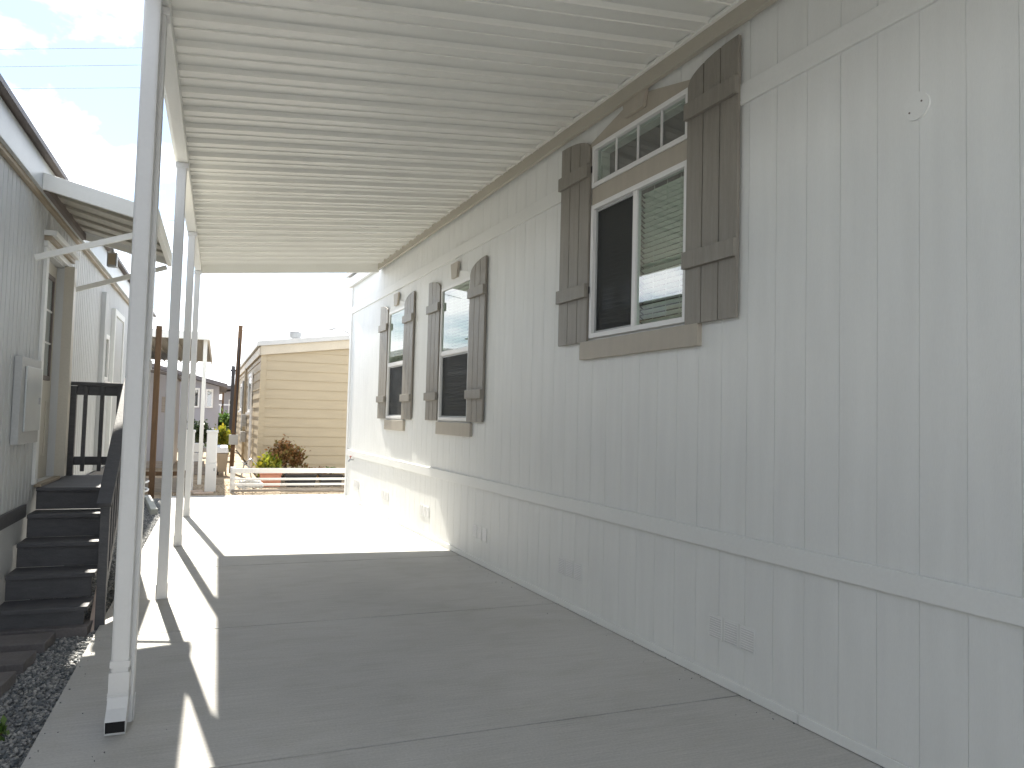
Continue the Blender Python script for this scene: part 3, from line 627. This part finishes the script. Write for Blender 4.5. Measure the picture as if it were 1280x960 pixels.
for (ya, yb, za_, zb_) in ((2.9, 4.3, 1.40, 2.45), (8.2, 9.3, 1.45, 2.35)):
    cwn = frame_ring(-.065, -.026, ya, yb, za_, zb_, .09).build('window', 'vinyl', ch, bev=.004)
    pane(-.05, ya+.09, yb-.09, za_+.09, zb_-.09, cwn); box(-.040, -.034, ya+.08, yb-.08, za_+.08, zb_-.08).build('curtain', 'greyhouse', cwn)
    box(-.11, -.066, ya-.05, yb+.05, za_-.05, za_+.01).build('sill', 'vinyl', cwn)
MB().tube([(-.07, 2.2, 0), (-.07, 2.2, 1.55)], .04, 8).build('conduit', 'vinyl', ch)
MB().tube([(-.06, 6.0, 0), (-.06, 6.0, 2.72)], .035, 8).build('downpipe', 'lap', ch)
MB().tube([(-.06, 7.4, 0.5), (-.06, 7.4, 2.4)], .03, 8).build('conduit', 'galv', ch)
for za_, zb_ in ((.55, .85), (1.0, 1.35)): box(-.16, -.03, 5.3, 5.6, za_, zb_).build('utility_box', 'panelgrey', ch, bev=.006)

# ------------------------------------------------------------------ posts, pedestals and odds and ends at the far left
def post(name, label, cat, x, y, wd, z1, m, lean=0, cap=False):
    t = thing(name, label, cat, (x, y, -.06)); h = wd/2
    MB().hexa([(x-h, y-h, -.06), (x+h, y-h, -.06), (x+h, y+h, -.06), (x-h, y+h, -.06), (x-h+lean, y-h, z1), (x+h+lean, y-h, z1), (x+h+lean, y+h, z1), (x-h+lean, y+h, z1)]).build('shaft', m, t, bev=.006)
    return t
t = post('wooden_post', 'tall reddish brown square wooden post on the gravel', 'post', -.985, 13.75, .09, 2.82, 'post_brown')
t = post('utility_pole', 'slim leaning wooden pole with grey box by the cream house', 'pole', .345, 19.2, .10, 3.52, 'pole', .075)
box(.26, .47, 19.11, 19.149, .62, .86).build('junction_box', 'panelgrey', t, bev=.006)
MB().tube([(.40, 19.13, .9), (.40, 19.13, 3.2)], .014, 6).build('conduit', 'cable', t)
t = post('utility_pole', 'dark thin pole behind the leaning wooden pole', 'pole', .46, 30.0, .13, 3.15, 'cable')
box(.36, .56, 29.97, 30.03, 2.95, 3.02).build('crossarm', 'cable', t)
def pedestal(label, x, y, wd, z1):
    t = thing('utility_pedestal', label, 'pedestal', (x, y, -.06), 0, 'white utility pedestals at the end of the driveway')
    box(x-wd/2, x+wd/2, y-.09, y+.09, -.06, .46).build('base', 'vinyl', t, bev=.008); box(x-wd/2+.004, x+wd/2-.004, y-.086, y+.086, .463, z1-.05).build('cover', 'vinyl', t, bev=.008)
    box(x-wd/2-.008, x+wd/2+.008, y-.098, y+.098, z1-.049, z1).build('cap', 'vinyl', t, bev=.01)
    box(x+wd/2-.05, x+wd/2-.03, y-.096, y-.091, .32, .37).build('lock', 'galv', t)
pedestal('white square utility pedestal standing clear beside the low fence', -.085, 14.75, .19, 1.06)
pedestal('white utility pedestal standing behind the farthest carport post', -.47, 14.8, .18, 1.06)
t = thing('trash_bin', 'tan wheeled bin with white lid behind the pedestal', 'bin', (.13, 18.3, -.06))
MB().hexa([(.04, 18.15, .04), (.22, 18.15, .04), (.22, 18.42, .04), (.04, 18.42, .04), (.0, 18.1, .46), (.25, 18.1, .46), (.25, 18.47, .46), (.0, 18.47, .46)]).build('body', 'cardtan', t, bev=.01)
MB().hexa([(-.02, 18.08, .47), (.265, 18.08, .47), (.265, 18.5, .47), (-.02, 18.5, .47), (.0, 18.12, .60), (.23, 18.12, .60), (.23, 18.46, .64), (.0, 18.46, .64)]).build('lid', 'vinyl', t, bev=.02)
for x in (.03, .20): MB().tube([(x, 18.4, .02), (x+.03, 18.4, .02)], .075, 12).build('wheel', 'blackpot', t)
for z0, lab in ((.235, 'lower white plastic crate of the stack on grey boards'), (.455, 'upper white plastic crate of the stack on grey boards')):
    t = thing('storage_crate', lab, 'crate', (-.42, 18.9, z0), 0, 'white crates stacked on boards')
    MB().hexa([(-.55, 18.75, z0), (-.31, 18.75, z0), (-.31, 19.05, z0), (-.55, 19.05, z0), (-.565, 18.73, z0+.17), (-.295, 18.73, z0+.17), (-.295, 19.07, z0+.17), (-.565, 19.07, z0+.17)]).build('tub', 'vinyl', t, bev=.008)
    box(-.575, -.285, 18.72, 19.08, z0+.171, z0+.20).build('lid', 'vinyl', t, bev=.006)
for i in range(4):
    z = -.055+i*.072
    tag(box(-.70+.03*i, -.20-.02*i, 18.65, 19.15, z, z+.068).build('grey_board', 'weathered', bev=.006), ['bottom', 'second', 'third', 'top'][i]+' weathered grey board of the pile under the white crates', 'board', 'pile of weathered boards')
for i, (x, y, a, l_, lab) in enumerate(((-.20, 14.30, .3, .34, 'pale added plank on the dirt in front of the pedestal'), (-.36, 14.62, .2, .30, 'pale short added plank lying behind the pedestal plank'))):
    m = box(-l_/2, l_/2, -.05, .05, 0, .03).turn(a); m.v = [(p[0]+x, p[1]+y, p[2]-.055) for p in m.v]; tag(m.build('sunstrip', 'board_sunstrip', bev=.004), lab, 'sunstrip')  # pale flat boxes stand in for sunlit strips of bare ground
# low board wall and kerb stones past the gravel
t = thing('board_edging', 'low brown board edging on short stakes past the gravel', 'edging', (-.9, 14.6, -.06))
box(-1.30, -.45, 14.60, 14.625, .24, .315).build('top_board', 'post_brown', t); box(-1.30, -.45, 14.60, 14.625, -.05, .20).build('lower_board', 'weathered', t)
for x in (-1.25, -.55): box(x, x+.05, 14.627, 14.67, -.06, .33).build('stake', 'post_brown', t)
KL = ['pale kerb stone at the end of the row nearest the carport posts', 'pale kerb stone second from the carport post end of the row', 'pale kerb stone third from the carport post end of the row', 'pale kerb stone beside the white hose and brown wooden post']
for i in range(4):
    y = 11.35+i*.48; x = -.765-.06*i
    m = box(-.045, .045, 0, .46, -.05, .045).turn(.13); m.v = [(p[0]+x, p[1]+y, p[2]) for p in m.v]
    tag(m.build('kerb_stone', 'curb', bev=.012), KL[i], 'kerb', 'kerb stones edging the gravel')
m = MB(); pts = [(-1.08+.11*math.cos(i*.5), 12.9+.10*math.sin(i*.5), .02+.011*i) for i in range(26)]
tag(m.tube(pts, .016, 7).build('white_hose', 'vinyl', smooth=True), 'coiled white hose standing by the brown wooden post', 'hose')
# far carport
fc = thing('far_carport', 'grey white carport roof with thin posts beyond the neighbour house', 'carport', (-1.4, 20, -.06))
box(-3.6, -.26, 16.0, 24.3, 2.90, 2.93).build('deck', 'farsheet', fc)
x = -3.55
while x < -.4: box(x, x+.05, 16.06, 24.25, 2.865, 2.899).build('roof_rib', 'farsheet', fc); x += .22
box(-3.62, -.24, 15.96, 15.999, 2.83, 2.985).build('front_fascia', 'carport', fc, bev=.004); box(-.259, -.22, 16.0, 24.3, 2.83, 2.97).build('side_fascia', 'carport', fc, bev=.004)
for x, y in ((-.335, 16.15), (-3.5, 16.15), (-1.95, 24.15), (-3.5, 24.15)): box(x, x+.073, y-.036, y+.036, -.06, 2.864).build('post', 'carport', fc, bev=.004)
# grey house and porch house far behind
gs = thing('grey_shed', 'plain grey building wall under the far carport roof', 'shed', (-2.6, 21, -.06))
MB().prism([(-4.2, -.06), (-1.08, -.06), (-1.08, 2.27), (-4.2, 2.75)], 1, 20.8, 24.0).build('wall', 'greyhouse', gs)
MB().prism([(-4.3, 2.77), (-1.0, 2.265), (-1.0, 2.325), (-4.3, 2.83)], 1, 20.7, 24.1).build('roof', 'greyroof', gs)
box(-1.35, -1.15, 20.77, 20.799, 1.35, 1.75).build('window', 'weathered', gs)
box(-4.2, -1.07, 20.76, 20.799, -.06, .12).build('skirt', 'weathered', gs)
gh = thing('grey_house', 'grey lavender house with low dark gable beyond the far carport', 'house', (-3, 32, -.06))
m = MB().prism([(-7.0, -.06), (.0, -.06), (.0, 2.42), (-3.5, 3.30), (-7.0, 2.42)], 1, 32.0, 40.0); m.build('wall', 'greyhouse', gh)
m = MB().prism([(-7.3, 2.36), (-3.5, 3.315), (.30, 2.36), (.30, 2.52), (-3.5, 3.48), (-7.3, 2.52)], 1, 31.6, 40.3); m.build('roof', 'greyroof', gh)
for (xa, xb, za_, zb_) in ((-1.05, -.72, 1.55, 2.33), (-.50, -.22, 1.55, 2.30)):
    wn = frame_ring(xa, xb, 31.95, 31.999, za_, zb_, .06); wn.v = [(p[1]-31.95+xa*0+p[0]*0, p[0], p[2]) for p in wn.v]
    m = MB().box(xa, xb, 31.95, 31.999, za_, za_+.06).box(xa, xb, 31.95, 31.999, zb_-.06, zb_).box(xa, xa+.06, 31.95, 31.999, za_+.06, zb_-.06).box(xb-.06, xb, 31.95, 31.999, za_+.06, zb_-.06)
    wf = m.build('window', 'vinyl', gh); box(xa+.06, xb-.06, 31.975, 31.985, za_+.06, zb_-.06).build('pane', 'glass', wf); box(xa+.06, xb-.06, 31.988, 31.994, za_+.06, zb_-.06).build('curtain', 'blackpot', wf)
box(-7.0, .02, 31.96, 31.998, -.06, .5).build('skirt', 'panelgrey', gh)
ph = thing('porch_house', 'dark roofed house with a small porch beyond the leaning pole', 'house', (2, 44, -.06))
MB().prism([(.25, -.06), (6, -.06), (6, 2.5), (3.1, 3.0), (.25, 2.5)], 1, 44, 52).build('wall', 'greyhouse', ph)
MB().prism([(-.6, 2.45), (3.1, 3.1), (6.4, 2.45), (6.4, 2.62), (3.1, 3.3), (-.6, 2.62)], 1, 42, 52.3).build('roof', 'greyroof', ph)
for x in (-.35, .15, .65): box(x, x+.09, 42.1, 42.19, -.06, 2.44).build('porch_post', 'post_brown' if x == .15 else 'vinyl', ph)
box(-.5, 1.2, 42.1, 42.16, .95, 1.03).build('porch_rail', 'vinyl', ph); box(-.5, 1.2, 42.1, 42.16, 1.75, 1.82).build('porch_rail', 'vinyl', ph)
wf = MB().box(.5, .95, 43.95, 43.999, 1.2, 2.1).build('window', 'vinyl', ph); box(.56, .89, 43.944, 43.949, 1.26, 2.04).build('pane', 'leaf_dark', wf)
far = thing('far_house', 'long low pale house closing the view behind the porch house', 'house', (-4, 60, -.06))
box(-14, 12, 60, 66, -.06, 2.3).build('wall', 'greyhouse', far); MB().prism([(59.5, 2.3), (63, 3.1), (66.5, 2.3)], 0, -14.4, 12.4).build('roof', 'greyroof', far)
for x in (-4, -1.2, .1, 1.4): wf = box(x, x+.8, 59.95, 59.999, .9, 1.9).build('window', 'vinyl', far); box(x+.06, x+.74, 59.94, 59.949, .96, 1.84).build('pane', 'blackpot', wf)
shrub('dark_bush', 'dark bush in front of the grey house wall', -.55, 26, -.06, .38, .4, 1.35, 1300, .12, 'leaf_dark', 41)
shrub('dark_bush', 'low dark bush right of the taller bush by the porch', .05, 27, -.06, .45, .4, .95, 900, .12, 'leaf_dark', 42)
shrub('lime_bush', 'bright lime green bush beside the leaning wooden pole', .15, 24, -.06, .34, .3, 1.08, 1100, .11, 'leaf_yellow', 43)
shrub('green_bush', 'green bush below the porch house window', .45, 40, -.06, .7, .5, 1.7, 1200, .2, 'leaf_green', 44)

# ------------------------------------------------------------------ overhead wires
def wire(label, a, b, sag, r=.012):
    a, b = Vector(a), Vector(b); d = b-a; p0, p1 = a-d*4, a+d*9; n = 40
    pts = [p0.lerp(p1, i/n)-Vector((0, 0, sag*(1-(2*i/n-1)**2)-sag*.75)) for i in range(n+1)]
    tag(MB().tube(pts, r, 5).build('overhead_wire', 'wire'), label, 'wire', 'overhead wires')
H_ = 9.5
for i, (y0_, y1_, lab) in enumerate(((61, 58.5, 'topmost overhead wire crossing the clouds'), (83, 80, 'second overhead wire below the topmost one'), (110.5, 108.5, 'third overhead wire below the topmost one'))):
    wire(lab, at_height(0, y0_, H_), at_height(180, y1_, H_), .12, .007)
wire('lone overhead wire passing behind the upper carport posts', at_height(186, 277, 6.5), at_height(230, 275, 6.5), .05, .011)
wire('lower lone overhead wire passing behind the carport posts', at_height(186, 317, 6.0), at_height(230, 316, 6.0), .05, .011)
for i, (py, lab) in enumerate(((455, 'highest wire strung to the dark thin pole'), (464.5, 'middle wire strung to the dark thin pole'), (469.5, 'lowest wire strung to the dark thin pole'))):
    d = ray(268, py); t_ = 30/d.y; p = CAM+d*t_
    tag(MB().tube([(-16, 30.4, p.z+.1), (p.x, 30, p.z), (.46, 29.98, p.z-.03)], .010, 5).build('service_wire', 'cable'), lab, 'wire', 'wires to the dark pole')
tag(MB().tube([(.42, 19.2, 3.40), (2.5, 19.6, 3.52), (6, 20.5, 3.9)], .006, 5).build('service_wire', 'cable'), 'thin wire from the leaning wooden pole over the cream house', 'wire')
sl = thing('street_lamp', 'curved lamp arm showing above the cream house roof', 'lamp', (6.6, 40, -.06))
MB().tube([(6.6, 40, -.06), (6.6, 40, 5.3)], .06, 8, .045).build('pole', 'galv', sl); MB().tube([(6.6, 40, 5.3), (6.35, 40, 5.75), (5.9, 40, 5.98), (5.45, 40, 5.98)], .035, 6).build('arm', 'galv', sl)
box(5.2, 5.5, 39.9, 40.1, 5.9, 5.98).build('lamp_head', 'galv', sl)
